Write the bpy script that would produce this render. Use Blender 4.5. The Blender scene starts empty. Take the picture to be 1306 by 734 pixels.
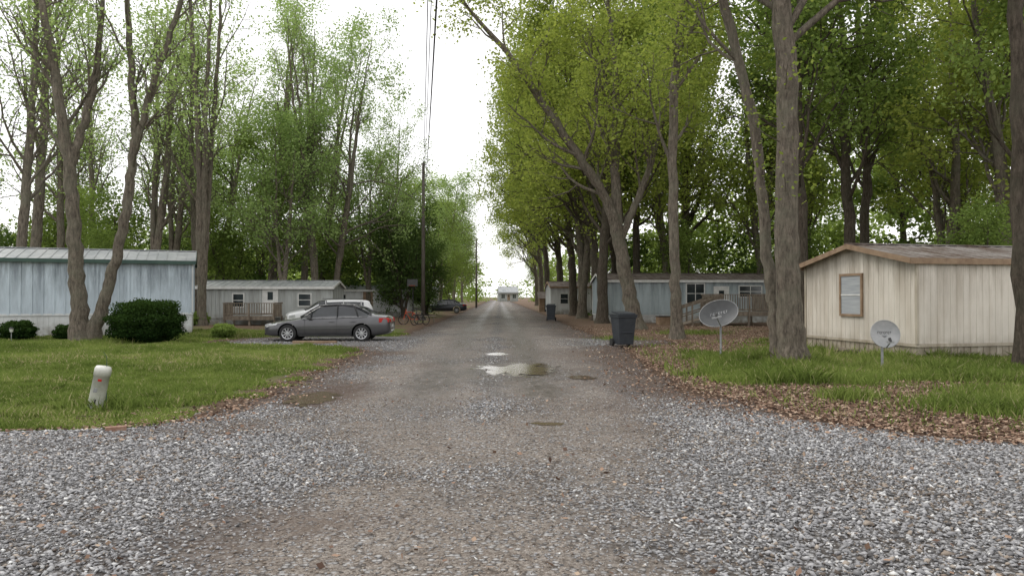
import bpy, math, numpy as np
from mathutils import Vector, Matrix
rng = np.random.default_rng(7)
scene = bpy.context.scene
COL = scene.collection

# ---------------------------------------------------------------- materials
def new_mat(name):
    m = bpy.data.materials.new(name); m.use_nodes = True
    nt = m.node_tree; nt.nodes.clear()
    out = nt.nodes.new('ShaderNodeOutputMaterial')
    return m, nt, out
def N(nt, t, **kw):
    n = nt.nodes.new(t)
    for k, v in kw.items(): setattr(n, k, v)
    return n
def c4(c): return (c[0], c[1], c[2], 1)
def noise(nt, vec, scale, detail=4, rough=0.6):
    n = N(nt, 'ShaderNodeTexNoise'); n.inputs['Scale'].default_value = scale
    n.inputs['Detail'].default_value = detail; n.inputs['Roughness'].default_value = rough
    if vec is not None: nt.links.new(vec, n.inputs['Vector'])
    return n.outputs['Fac']
def ramp(nt, fac, stops):
    r = N(nt, 'ShaderNodeValToRGB'); e = r.color_ramp.elements
    while len(e) < len(stops): e.new(0.5)
    for i, (p, c) in enumerate(stops):
        e[i].position = p; e[i].color = c4(c) if len(c) == 3 else c
    nt.links.new(fac, r.inputs['Fac']); return r.outputs['Color']
def mixc(nt, fac, a, b, mode='MIX'):
    m = N(nt, 'ShaderNodeMix', data_type='RGBA', blend_type=mode)
    for s, i in ((fac, 0), (a, 6), (b, 7)):
        if hasattr(s, 'links'): nt.links.new(s, m.inputs[i])
        elif isinstance(s, (int, float)): m.inputs[i].default_value = s
        else: m.inputs[i].default_value = c4(s)
    return m.outputs[2]
def math_(nt, op, a, b=0.0, clamp=False):
    m = N(nt, 'ShaderNodeMath', operation=op, use_clamp=clamp)
    for s, i in ((a, 0), (b, 1)):
        if hasattr(s, 'links'): nt.links.new(s, m.inputs[i])
        else: m.inputs[i].default_value = s
    return m.outputs[0]
def maprange(nt, v, a, b, c=0.0, d=1.0):
    m = N(nt, 'ShaderNodeMapRange'); nt.links.new(v, m.inputs[0])
    for i, x in enumerate((a, b, c, d)): m.inputs[i+1].default_value = x
    return m.outputs[0]
def attr(nt, name): 
    return N(nt, 'ShaderNodeAttribute', attribute_name=name).outputs['Fac']
def bump(nt, h, strength, dist=0.02):
    b = N(nt, 'ShaderNodeBump'); b.inputs['Strength'].default_value = strength; b.inputs['Distance'].default_value = dist
    nt.links.new(h, b.inputs['Height']); return b.outputs['Normal']
def princ(nt, out, col, rough=0.8, metal=0.0, normal=None, spec=0.5, coat=0):
    p = N(nt, 'ShaderNodeBsdfPrincipled')
    if hasattr(col, 'links'): nt.links.new(col, p.inputs['Base Color'])
    else: p.inputs['Base Color'].default_value = c4(col)
    if hasattr(rough, 'links'): nt.links.new(rough, p.inputs['Roughness'])
    else: p.inputs['Roughness'].default_value = rough
    p.inputs['Metallic'].default_value = metal
    p.inputs['Specular IOR Level'].default_value = spec
    p.inputs['Coat Weight'].default_value = coat
    if normal is not None: nt.links.new(normal, p.inputs['Normal'])
    if out is not None: nt.links.new(p.outputs[0], out.inputs[0])
    return p.outputs[0]
def coords(nt, kind='Object', scale=(1, 1, 1)):
    tc = N(nt, 'ShaderNodeTexCoord'); mp = N(nt, 'ShaderNodeMapping')
    mp.inputs['Scale'].default_value = scale
    nt.links.new(tc.outputs[kind], mp.inputs['Vector']); return mp.outputs['Vector']
def pmat(name, c1, c2, scale=4, rough=0.75, metal=0, stretch=(1, 1, 1), bs=0.2, bd=0.01, spec=0.4, coat=0):
    m, nt, out = new_mat(name); v = coords(nt, 'Object', stretch)
    f = noise(nt, v, scale); c = ramp(nt, f, [(0.32, c1), (0.68, c2)])
    princ(nt, out, c, rough, metal, bump(nt, f, bs, bd) if bs else None, spec, coat); return m

def siding_mat(name, base, stain, dirt=0.5):
    m, nt, out = new_mat(name)
    v = coords(nt, 'Object', (1, 1, .12)); f = noise(nt, v, 2.6, 6, .75)
    v2 = coords(nt, 'Object', (1, 1, 1)); f2 = noise(nt, v2, .7, 4)
    c = mixc(nt, maprange(nt, f, .42, .7, 0, dirt), base, stain)
    c = mixc(nt, maprange(nt, f2, .4, .7, 0, .4), c, [x*.68 for x in base])
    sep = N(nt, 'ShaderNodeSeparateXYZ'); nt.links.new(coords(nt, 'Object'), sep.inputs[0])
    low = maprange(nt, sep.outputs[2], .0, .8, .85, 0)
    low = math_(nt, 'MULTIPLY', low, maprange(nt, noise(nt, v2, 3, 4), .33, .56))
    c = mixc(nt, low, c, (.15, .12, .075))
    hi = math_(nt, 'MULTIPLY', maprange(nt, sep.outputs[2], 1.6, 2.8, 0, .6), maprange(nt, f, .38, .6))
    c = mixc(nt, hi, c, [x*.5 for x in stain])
    princ(nt, out, c, .55, 0, bump(nt, f, .15, .01), .35); return m

M = {}
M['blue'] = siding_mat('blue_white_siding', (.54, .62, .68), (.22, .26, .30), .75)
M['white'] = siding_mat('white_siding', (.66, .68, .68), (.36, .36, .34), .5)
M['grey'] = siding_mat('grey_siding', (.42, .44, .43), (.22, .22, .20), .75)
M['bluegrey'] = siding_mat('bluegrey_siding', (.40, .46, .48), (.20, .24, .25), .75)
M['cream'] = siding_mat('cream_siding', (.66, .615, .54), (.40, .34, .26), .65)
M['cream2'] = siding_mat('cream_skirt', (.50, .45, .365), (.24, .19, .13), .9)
M['roofgrey'] = pmat('metal_roof', (.28, .30, .31), (.46, .47, .47), 1.2, .5, .3)
M['roofbrown'] = pmat('rusty_roof', (.075, .053, .044), (.18, .155, .138), 1.6, .7, .1)
M['roofcream'] = pmat('leafy_metal_roof', (.11, .075, .055), (.29, .27, .255), 1.1, .6, .2)
M['green'] = pmat('green_trim', (.035, .07, .06), (.055, .10, .08), 3, .6)
M['brown'] = pmat('brown_trim', (.20, .13, .08), (.32, .23, .15), 4, .7)
M['whitetrim'] = pmat('white_trim', (.52, .52, .50), (.68, .68, .66), 4, .6)
M['dark'] = pmat('dark_trim', (.02, .02, .02), (.04, .04, .04), 4, .7)
M['glass'] = pmat('window_glass', (.015, .02, .022), (.04, .05, .055), 1.0, .08, 0, bs=0, spec=.8)
M['blinds'] = pmat('window_blinds', (.30, .32, .34), (.42, .44, .45), 30, .25, stretch=(.05, .05, 1), bs=.1)
M['wood'] = pmat('weathered_wood', (.12, .095, .07), (.28, .235, .185), 6, .85, stretch=(1, 1, .3))
M['pole'] = pmat('pole_wood', (.07, .06, .05), (.16, .14, .12), 6, .9, stretch=(1, 1, .2))
M['rubber'] = pmat('tyre_rubber', (.012, .012, .012), (.03, .03, .03), 20, .8)
M['rim'] = pmat('alloy_rim', (.40, .41, .42), (.55, .55, .56), 8, .35, .7, bs=0)
M['carpaint'] = pmat('car_paint_grey', (.08, .08, .085), (.11, .11, .115), 1.5, .28, .55, bs=0, coat=.6)
M['carwhite'] = pmat('car_paint_white', (.60, .61, .62), (.68, .68, .68), 1.5, .3, 0, bs=0, coat=.4)
M['cardark'] = pmat('car_paint_dark', (.02, .025, .03), (.03, .035, .045), 1.5, .3, .3, bs=0, coat=.4)
M['carglass'] = pmat('car_glass', (.015, .018, .02), (.03, .035, .04), 1.5, .05, 0, bs=0, spec=.6)
M['red'] = pmat('red_lens', (.35, .012, .01), (.5, .03, .02), 8, .2, bs=0)
M['lens'] = pmat('clear_lens', (.5, .52, .53), (.7, .7, .7), 20, .1, .3, bs=0)
M['orange'] = pmat('orange_paint', (.5, .07, .02), (.6, .1, .03), 8, .4, bs=0)
M['bin'] = pmat('bin_plastic', (.022, .027, .034), (.04, .046, .054), 5, .5)
M['dishgrey'] = pmat('dish_grey', (.065, .068, .07), (.105, .108, .11), 3, .55, .0, bs=.05)
M['dishlight'] = pmat('dish_light', (.26, .27, .27), (.37, .37, .37), 4, .5, .1, bs=.05)
M['steel'] = pmat('galvanised_steel', (.22, .23, .24), (.38, .38, .38), 8, .45, .6, bs=0)
M['pvc'] = pmat('white_plastic', (.44, .45, .39), (.66, .66, .61), 7, .55)
M['wire'] = pmat('wire_black', (.015, .015, .015), (.03, .03, .03), 3, .7, bs=0)
M['stonebrick'] = pmat('old_brick', (.2, .1, .07), (.32, .22, .16), 12, .9)

def bark(name, a, b, c):
    m, nt, out = new_mat(name); v = coords(nt, 'Object', (1, 1, .22))
    f = noise(nt, v, 13, 6, .8); g = noise(nt, coords(nt, 'Object'), 1.3, 4)
    col = ramp(nt, f, [(.34, a), (.64, b)]); col = mixc(nt, maprange(nt, g, .45, .7, 0, .6), col, c)
    col = mixc(nt, maprange(nt, noise(nt, coords(nt, 'Object'), 6, 4, .7), .52, .66, 0, .6), col, [x*.42 for x in b])
    princ(nt, out, col, .95, 0, bump(nt, f, 1.0, .1), .15); return m
M['bark'] = bark('bark_grey', (.055, .045, .036), (.28, .24, .19), (.19, .19, .14))
M['barkdark'] = bark('bark_dark', (.032, .026, .02), (.155, .128, .10), (.10, .10, .07))

def leafmat(name, a, b, trans=.4, tint=(1.25, 1.2, .6)):
    m, nt, out = new_mat(name)
    r = attr(nt, 'rnd'); oi = N(nt, 'ShaderNodeObjectInfo').outputs['Random']
    f = math_(nt, 'ADD', math_(nt, 'MULTIPLY', r, .75), math_(nt, 'MULTIPLY', oi, .35), True)
    col = mixc(nt, f, a, b)
    p = N(nt, 'ShaderNodeBsdfDiffuse'); nt.links.new(col, p.inputs[0])
    t = N(nt, 'ShaderNodeBsdfTranslucent')
    nt.links.new(mixc(nt, 1.0, col, tint, 'MULTIPLY'), t.inputs[0])
    mx = N(nt, 'ShaderNodeMixShader'); mx.inputs[0].default_value = trans
    nt.links.new(p.outputs[0], mx.inputs[1]); nt.links.new(t.outputs[0], mx.inputs[2]); nt.links.new(mx.outputs[0], out.inputs[0])
    return m
M['leafY'] = leafmat('leaf_yellowgreen', (.12, .185, .038), (.40, .46, .12), .46, (1.1, 1.1, .75))
M['leafG'] = leafmat('leaf_freshgreen', (.17, .265, .085), (.41, .53, .21), .46, (1.1, 1.1, .85))
M['leafD'] = leafmat('leaf_dark', (.045, .08, .028), (.13, .20, .065), .3)
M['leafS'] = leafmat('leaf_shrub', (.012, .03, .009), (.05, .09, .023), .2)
M['leafM'] = leafmat('leaf_mid', (.095, .155, .04), (.28, .37, .105), .42, (1.1, 1.1, .75))
def blade_mat():
    m, nt, out = new_mat('grass_blade'); c = ramp(nt, attr(nt, 'rnd'), [(0, (.095, .14, .03)), (.45, (.185, .25, .06)), (.8, (.31, .37, .105)), (.9, (.40, .39, .18)), (1, (.46, .40, .24))])
    p = N(nt, 'ShaderNodeBsdfDiffuse'); nt.links.new(c, p.inputs[0]); t = N(nt, 'ShaderNodeBsdfTranslucent'); nt.links.new(c, t.inputs[0])
    mx = N(nt, 'ShaderNodeMixShader'); mx.inputs[0].default_value = .35
    nt.links.new(p.outputs[0], mx.inputs[1]); nt.links.new(t.outputs[0], mx.inputs[2]); nt.links.new(mx.outputs[0], out.inputs[0]); return m
M['blade'] = blade_mat()
def rndmat(name, stops, rough=.85):
    m, nt, out = new_mat(name); c = ramp(nt, attr(nt, 'rnd'), stops)
    princ(nt, out, c, rough, 0, None, .35); return m
M['stone'] = rndmat('gravel_stone', [(0, (.10, .08, .065)), (.16, (.24, .195, .155)), (.30, (.38, .335, .285)), (.34, (.10, .097, .097)), (.55, (.25, .248, .252)), (.75, (.365, .363, .368)), (.93, (.50, .498, .49)), (1, (.72, .72, .70))], .7)
M['deadleaf'] = rndmat('dead_leaf', [(0, (.07, .04, .028)), (.4, (.20, .12, .08)), (.75, (.32, .215, .15)), (1, (.48, .38, .28))], .8)

# ---------------------------------------------------------------- mesh helpers
def np_mesh(name, V, F, mats, rnd=None, midx=None, smooth=None, attrs=None):
    V = np.asarray(V, np.float32); F = np.asarray(F, np.int32); k = F.shape[1]
    me = bpy.data.meshes.new(name)
    me.vertices.add(len(V)); me.vertices.foreach_set('co', V.ravel())
    me.loops.add(F.size); me.loops.foreach_set('vertex_index', F.ravel())
    me.polygons.add(len(F)); me.polygons.foreach_set('loop_start', np.arange(0, F.size, k, dtype=np.int32))
    if midx is not None: me.polygons.foreach_set('material_index', np.asarray(midx, np.int32))
    if smooth is not None: me.polygons.foreach_set('use_smooth', np.asarray(smooth, bool))
    me.update(calc_edges=True)
    A = dict(attrs or {})
    if rnd is not None: A['rnd'] = rnd
    for nme, arr in A.items():
        a = me.attributes.new(nme, 'FLOAT', 'POINT'); a.data.foreach_set('value', np.asarray(arr, np.float32))
    for m in mats: me.materials.append(m)
    return me
def add(name, me, loc=(0, 0, 0), rotz=0, sc=1, parent=None):
    o = bpy.data.objects.new(name, me); COL.objects.link(o)
    o.location = loc; o.rotation_euler = (0, 0, rotz)
    o.scale = (sc, sc, sc) if isinstance(sc, (int, float)) else sc
    if parent: o.parent = parent
    return o
def empty(name, loc, rotz=0):
    o = bpy.data.objects.new(name, None); COL.objects.link(o); o.location = loc; o.rotation_euler = (0, 0, rotz)
    o.empty_display_size = .3; return o

class MB:
    def __init__(s): s.v = []; s.f = []; s.m = []; s.mats = []
    def mi(s, mat):
        if mat not in s.mats: s.mats.append(mat)
        return s.mats.index(mat)
    def poly(s, pts, mat):
        b = len(s.v); s.v += [tuple(p) for p in pts]; s.f.append(tuple(range(b, b+len(pts)))); s.m.append(s.mi(mat))
    def box(s, a, b_, mat, R=None):
        x0, y0, z0 = a; x1, y1, z1 = b_; b = len(s.v)
        P = [(x0,y0,z0),(x1,y0,z0),(x1,y1,z0),(x0,y1,z0),(x0,y0,z1),(x1,y0,z1),(x1,y1,z1),(x0,y1,z1)]
        if R is not None: P = [tuple(R @ Vector(p)) for p in P]
        s.v += P
        for q in [(0,3,2,1),(4,5,6,7),(0,1,5,4),(1,2,6,5),(2,3,7,6),(3,0,4,7)]:
            s.f.append(tuple(b+i for i in q)); s.m.append(s.mi(mat))
    def beam(s, p0, p1, w, h, mat):
        p0 = Vector(p0); p1 = Vector(p1); d = (p1-p0); L = d.length
        q = d.to_track_quat('X', 'Z').to_matrix().to_4x4(); q.translation = p0
        s.box((0, -w/2, -h/2), (L, w/2, h/2), mat, q)
    def cyl(s, p0, p1, r0, r1, n, mat, cap=True):
        p0 = Vector(p0); p1 = Vector(p1); d = (p1-p0).normalized()
        u = d.orthogonal().normalized(); w = d.cross(u); b = len(s.v)
        for p, r in ((p0, r0), (p1, r1)):
            for i in range(n):
                a = 2*math.pi*i/n; s.v.append(tuple(p+u*(r*math.cos(a))+w*(r*math.sin(a))))
        for i in range(n):
            j = (i+1) % n; s.f.append((b+i, b+j, b+n+j, b+n+i)); s.m.append(s.mi(mat))
        if cap:
            s.f.append(tuple(b+i for i in reversed(range(n)))); s.m.append(s.mi(mat))
            s.f.append(tuple(b+n+i for i in range(n))); s.m.append(s.mi(mat))
    def obj(s, name, parent=None, smooth=False, loc=(0, 0, 0), rotz=0, bevel=0):
        me = bpy.data.meshes.new(name); me.from_pydata(s.v, [], s.f); me.update()
        for m in s.mats: me.materials.append(m)
        me.polygons.foreach_set('material_index', s.m)
        if smooth: me.polygons.foreach_set('use_smooth', [True]*len(s.f))
        o = add(name, me, loc, rotz, 1, parent)
        if bevel:
            bm = o.modifiers.new('bevel', 'BEVEL'); bm.width = bevel; bm.segments = 2; bm.limit_method = 'ANGLE'
        return o

# ---------------------------------------------------------------- ground masks
def XL(y): return np.interp(y, [-60, 8.9, 9.3, 9.7, 10.5, 13, 16, 20, 23.5, 25.4, 26.2, 31.3, 32.2, 60, 100, 200, 400],
                               [-60, -60, -7.5, -5.2, -4.45, -4.3, -4.35, -4.45, -4.7, -5.6, -11.2, -11.2, -4.8, -5.1, -5.7, -7.5, -12])
def XR(y): return np.interp(y, [-60, 7.6, 8.4, 9.2, 10.5, 13.5, 17, 25.5, 26.6, 29.5, 30.5, 40, 75, 165, 400],
                               [60, 60, 6.6, 5.2, 4.2, 3.2, 3.2, 3.7, 6.0, 6.0, 3.7, 3.4, 2.9, 1.3, -3])
def edge(x, y): return np.minimum(x-XL(y), XR(y)-x)
def vn(x, y, s, seed=0):
    r = np.random.default_rng(seed); T = r.random((64, 64)); X = x/s; Y = y/s
    xi = np.floor(X).astype(int); yi = np.floor(Y).astype(int); fx = X-xi; fy = Y-yi
    fx = fx*fx*(3-2*fx); fy = fy*fy*(3-2*fy); g = lambda a, b: T[a % 64, b % 64]
    return (g(xi, yi)*(1-fx)+g(xi+1, yi)*fx)*(1-fy)+(g(xi, yi+1)*(1-fx)+g(xi+1, yi+1)*fx)*fy
def litter(x, y):
    n = vn(x, y, 1.6, 3)*.55+vn(x, y, .6, 4)*.45
    right = x > XR(y)-.5
    band = np.clip((14.6-y+ .12*(x-5))/1.4, 0, 1)
    far = np.clip((y-21.0)/3, 0, 1)*.85
    near_edge = np.clip(1.4-(x-XR(y))/1.5, 0, 1)
    R = np.maximum(np.maximum(band, far), near_edge)*1.0
    Lf = np.clip(1.1+(x-XL(y)+.0)/.8, 0, 1)*1.0 + np.clip((y-36)/8, 0, .55)
    v = np.where(right, R, Lf)
    return np.clip(v + (n-.5)*1.25, 0, 1)*np.where(right | (Lf > .05), 1, .0)
def bare(x, y):
    return np.clip((vn(x, y, 1.3, 71)*.5+vn(x, y, .45, 72)*.3+vn(x, y, 4, 73)*.3-.58)*4, 0, 1)
def gz(x, y):
    d = -edge(x, y)
    return np.clip((d-.15)/1.6, 0, 1)**1.3*.09*(.6+.8*vn(x, y, 3.5, 9))

def axis(segs):
    out = []
    for a, b, st in segs: out += list(np.arange(a, b, st))
    return np.array(out+[segs[-1][1]])
def grid(xs, ys, zf):
    X, Y = np.meshgrid(xs, ys); n = len(xs); V = np.stack([X.ravel(), Y.ravel(), zf(X.ravel(), Y.ravel())], 1)
    i = np.arange(len(ys)-1)[:, None]*n+np.arange(n-1)[None, :]; i = i.ravel()
    return V, np.stack([i, i+1, i+n+1, i+n], 1)

m, nt, out = new_mat('ground_soil_grass'); v = coords(nt, 'Object')
n1 = noise(nt, v, .8, 4); n2 = noise(nt, v, 14, 5, .75); n3 = noise(nt, v, 45, 3, .8)
g = ramp(nt, n2, [(.3, (.06, .075, .022)), (.7, (.17, .205, .06))])
g = mixc(nt, maprange(nt, n1, .45, .7, 0, .7), g, (.19, .165, .09))
l = ramp(nt, n3, [(.3, (.07, .046, .033)), (.55, (.18, .122, .086)), (.72, (.31, .23, .165))])
fac = math_(nt, 'ADD', attr(nt, 'litter'), math_(nt, 'MULTIPLY', math_(nt, 'SUBTRACT', n2, .5), .9))
c = mixc(nt, maprange(nt, fac, .35, .6), g, l)
c = mixc(nt, math_(nt, 'MULTIPLY', attr(nt, 'mud'), .85), c, (.085, .055, .038))
princ(nt, out, c, .95, 0, bump(nt, n3, .8, .04), .15); M['ground'] = m
V, F = grid(axis([(-900, -100, 100), (-100, -30, 5), (-30, 20, .3), (20, 100, 5), (100, 900, 100)]),
            axis([(-60, 4, 4), (4, 45, .3), (45, 100, 2), (100, 300, 10), (300, 1500, 100)]), gz)
x, y = V[:, 0], V[:, 1]
add('ground', np_mesh('ground', V, F, [m], attrs={'litter': np.maximum(litter(x, y), .6*bare(x, y)), 'mud': np.clip(1-np.abs(edge(x, y))/.9, 0, 1)*(y > 9.3)}, smooth=np.ones(len(F))))

# road
def coarse(x, y):
    cx = -.2-.015*y; w = 1.2+np.clip((y-9)*.12, -0.4, 1.0)
    c = np.clip((np.abs(x-cx)-w)/1.6, 0, 1)
    c = np.maximum(c, .6*np.exp(-((x-cx)/.35)**2)*(y > 10))
    return np.clip(c+(vn(x, y, 1.4, 21)-.5)*.9+(vn(x, y, .5, 22)-.5)*.4, 0, 1)
def mudm(x, y):
    e = edge(x, y); w = np.where(x > 0, 1.75, 1.15)+(vn(x, y, 1.6, 85)-.5)*1.5
    v = np.clip(1.35-e/np.maximum(w, .3), 0, 1)*np.clip((y-9.5)/2, 0, 1)*np.where(y > 32, .8, 1)
    p = np.clip(1-np.hypot((x+3.3)/1.1, (y-13)/2.8), 0, 1)*1.8
    q = .85*np.clip((vn(x, y, 1.9, 87)*.7+vn(x, y, .7, 88)*.3-.66)*6, 0, 1)*(y > 4.5)*(np.abs(x) < 5)
    return np.clip(np.maximum(np.maximum(v, p), q*.6), 0, 1)
def road_z(x, y):
    cx = -.35-.018*y; rut = np.exp(-((np.abs(x-cx-.1)-1.0)/.4)**2)
    return .014+.03*np.clip(edge(x, y), 0, 1)*(.5+vn(x, y, 1.2, 81)*.7+vn(x, y, .4, 82)*.25)-.018*rut*np.clip((y-8)/4, 0, 1)*np.clip(edge(x, y), 0, 1)
V, F = grid(axis([(-40, -12, 1), (-12, 9, .15), (9, 40, 1)]), axis([(-4, 4, 1), (4, 34, .15), (34, 80, .8), (80, 330, 5)]), road_z)
e = edge(V[:, 0], V[:, 1]); keep = (e[F] > -.9).any(1); F = F[keep]
used = np.unique(F); rm = -np.ones(len(V), int); rm[used] = np.arange(len(used)); V = V[used]; F = rm[F]; e = e[used]
x, y = V[:, 0], V[:, 1]; cx = -.35-.018*y
wet = np.exp(-((np.abs(x-cx-.1)-1.05)/.55)**2)*np.clip((y-8)/6, 0, 1)
wet = np.maximum(wet, .8*np.clip(1-np.hypot((x-.2)/2.4, (y-17)/4.2), 0, 1)*1.8)
wet = np.clip(wet*(.4+1.3*vn(x, y, 1.5, 83)), 0, 1)
m, nt, out = new_mat('gravel_road'); v = coords(nt, 'Object')
vo = N(nt, 'ShaderNodeTexVoronoi'); vo.inputs['Scale'].default_value = 24; nt.links.new(v, vo.inputs['Vector'])
bw = N(nt, 'ShaderNodeRGBToBW'); nt.links.new(vo.outputs['Color'], bw.inputs[0])
st = ramp(nt, bw.outputs[0], [(.15, (.09, .086, .086)), (.4, (.23, .228, .23)), (.65, (.36, .36, .362)), (.9, (.58, .57, .56))])
st = mixc(nt, maprange(nt, vo.outputs['Distance'], .25, .65), st, (.06, .052, .046))
n1 = noise(nt, v, 1.1, 5, .65); n2 = noise(nt, v, 38, 3, .85); n4 = noise(nt, v, 5, 4, .7)
di = ramp(nt, n2, [(.32, (.10, .08, .065)), (.5, (.26, .222, .186)), (.66, (.50, .46, .42))])
di = mixc(nt, maprange(nt, n4, .45, .68, 0, .6), di, (.15, .115, .088))
di = mixc(nt, maprange(nt, bw.outputs[0], .6, .68, 0, .85), di, st)
cf = math_(nt, 'ADD', attr(nt, 'coarse'), math_(nt, 'MULTIPLY', math_(nt, 'SUBTRACT', n1, .5), 1.6))
c = mixc(nt, maprange(nt, cf, .1, .7, .12, 1), di, st)
ed = attr(nt, 'edge'); mud = math_(nt, 'MULTIPLY', attr(nt, 'mud'), maprange(nt, n4, .3, .52, .5, 1))
c = mixc(nt, math_(nt, 'MULTIPLY', mud, .9), c, (.09, .058, .041))
wt = math_(nt, 'MULTIPLY', attr(nt, 'wet'), maprange(nt, n4, .3, .6, .3, 1.3))
wt = math_(nt, 'MAXIMUM', wt, maprange(nt, noise(nt, v, .6, 5, .7), .54, .68, 0, .75))
c = mixc(nt, math_(nt, 'MULTIPLY', wt, .8), c, (.07, .055, .043))
ro = maprange(nt, wt, 0, 1, .92, .33)
hh = math_(nt, 'ADD', math_(nt, 'MULTIPLY', vo.outputs['Distance'], -1), n2)
p = princ(nt, None, c, ro, 0, bump(nt, hh, .9, .035), .4)
tr = N(nt, 'ShaderNodeBsdfTransparent'); mx = N(nt, 'ShaderNodeMixShader')
ne = math_(nt, 'ADD', ed, math_(nt, 'ADD', math_(nt, 'MULTIPLY', math_(nt, 'SUBTRACT', n1, .5), 1.6), math_(nt, 'MULTIPLY', math_(nt, 'SUBTRACT', n2, .5), .35)))
nt.links.new(maprange(nt, ne, -.04, .06), mx.inputs[0]); nt.links.new(tr.outputs[0], mx.inputs[1]); nt.links.new(p, mx.inputs[2])
nt.links.new(mx.outputs[0], out.inputs[0])
add('gravel_road', np_mesh('gravel_road', V, F, [m], attrs={'edge': np.clip(e, -1, 2), 'coarse': coarse(x, y), 'wet': wet, 'mud': mudm(x, y)}, smooth=np.ones(len(F))))

# puddles: muddy water sheets whose rims break up into wet gravel
m, nt, out = new_mat('puddle_water'); v = coords(nt, 'Object')
rimv = attr(nt, 'rim'); nn = noise(nt, v, 2.2, 5, .75)
msk = math_(nt, 'ADD', rimv, math_(nt, 'MULTIPLY', math_(nt, 'SUBTRACT', nn, .5), 2.5))
pw = princ(nt, None, (.13, .10, .072), .08, 0, bump(nt, noise(nt, v, 14, 3), .15, .02), .16)
tr = N(nt, 'ShaderNodeBsdfTransparent'); mx = N(nt, 'ShaderNodeMixShader')
nt.links.new(maprange(nt, msk, .12, .22), mx.inputs[0]); nt.links.new(tr.outputs[0], mx.inputs[1]); nt.links.new(pw, mx.inputs[2]); nt.links.new(mx.outputs[0], out.inputs[0])
PW = m
PUD = []
def puddle(cx, cy, rx, ry):
    n = 40; k = 5; a = np.linspace(0, 2*np.pi, n, endpoint=False)
    V = [(0, 0, 0)]; rim = [1.0]; F = []
    for j in range(1, k+1):
        for i in range(n): V.append((rx*1.25*j/k*math.cos(a[i]), ry*1.25*j/k*math.sin(a[i]), 0)); rim.append(1-1.35*j/k)
    for i in range(n): F.append((0, 1+i, 1+(i+1) % n))
    for j in range(k-1):
        for i in range(n):
            b = 1+j*n; F.append((b+i, b+n+i, b+n+(i+1) % n, b+(i+1) % n))
    me = bpy.data.meshes.new('puddle'); me.from_pydata(V, [], F); me.update(); at = me.attributes.new('rim', 'FLOAT', 'POINT'); at.data.foreach_set('value', np.array(rim, np.float32))
    me.materials.append(PW)
    z = float(np.max(road_z(np.array([cx-rx*.5, cx+rx*.5, cx, cx, cx]), np.array([cy, cy, cy-ry*.5, cy+ry*.5, cy]))))
    add('puddle', me, (cx, cy, z+.004)); PUD.append((cx, cy, rx, ry))
puddle(.12, 17.5, 1.15, 1.9); puddle(1.45, 15.6, .35, .5); puddle(-3.35, 12.4, .5, 1.1)
puddle(.5, 10.0, .3, .16); puddle(-.45, 22.0, .4, .7)
def inpud(x, y):
    k = np.zeros(len(x), bool)
    for a, b, c, d in PUD: k |= ((x-a)/c)**2+((y-b)/d)**2 < .7
    return k

# ---------------------------------------------------------------- gravel stones
def stones(n, yl, yh, dens):
    y = yl+(yh-yl)*rng.random(n); x = (rng.random(n)*2-1)*(.74*y+.6)
    w = dens(x, y); k = (rng.random(n) < w) & ~(inpud(x, y) & (rng.random(n) < .95)); return x[k], y[k]
def dens1(x, y):
    e = edge(x, y)+(vn(x, y, .8, 31)-.5)*1.0
    return np.clip(e/.5, 0, 1)*(1-.85*mudm(x, y))*(.45+.55*np.clip(coarse(x, y)*1.3, 0, 1))*(.74*y+.6)/10
x1, y1 = stones(260000, 3.6, 12.5, dens1)
x2, y2 = stones(110000, 12.5, 30, lambda x, y: dens1(x, y)*.5)
x3, y3 = stones(12000, 8, 18, lambda x, y: (np.abs(edge(x, y)) < .9)*.4)
sx = np.r_[x1, x2, x3]; sy = np.r_[y1, y2, y3]; n = len(sx)
O = np.array([[1,0,0],[0,1,0],[-1,0,0],[0,-1,0],[.1,.1,.8],[0,0,-.8]], float)
OF = np.array([[0,1,4],[1,2,4],[2,3,4],[3,0,4],[1,0,5],[2,1,5],[3,2,5],[0,3,5]])
cs = coarse(sx, sy)
r = (.0065+.014*rng.random(n)**2.4)*(.7+.65*cs)*(1+.02*np.clip(sy-12, 0, 20))
P = O[None]*(1+rng.normal(0, .28, (n, 6, 3)))+rng.normal(0, .18, (n, 6, 3))
P *= r[:, None, None]*np.stack([1+.4*rng.random(n), .7+.3*rng.random(n), .5+.35*rng.random(n)], 1)[:, None]
a = rng.random(n)*6.28; ca, sa = np.cos(a), np.sin(a)
Q = P.copy(); Q[..., 0] = P[..., 0]*ca[:, None]-P[..., 1]*sa[:, None]; Q[..., 1] = P[..., 0]*sa[:, None]+P[..., 1]*ca[:, None]
tl = rng.normal(0, .35, n); Q[..., 2] += Q[..., 0]*tl[:, None]
Q += np.stack([sx, sy, road_z(sx, sy)+r*.3], 1)[:, None]
F = (OF[None]+np.arange(n)[:, None, None]*6).reshape(-1, 3)
tan = rng.random(n) < np.clip(.66-cs*.58+(vn(sx, sy, .9, 91)-.5)*.5, .12, .9)
rr = np.where(tan, rng.random(n)*.31, np.clip(rng.normal(.63, .16, n), .34, .97)); w = rng.random(n) < .01; rr[w] = 1
add('gravel_stones', np_mesh('gravel_stones', Q.reshape(-1, 3), F, [M['stone']], rnd=np.repeat(rr, 6)))

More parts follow.
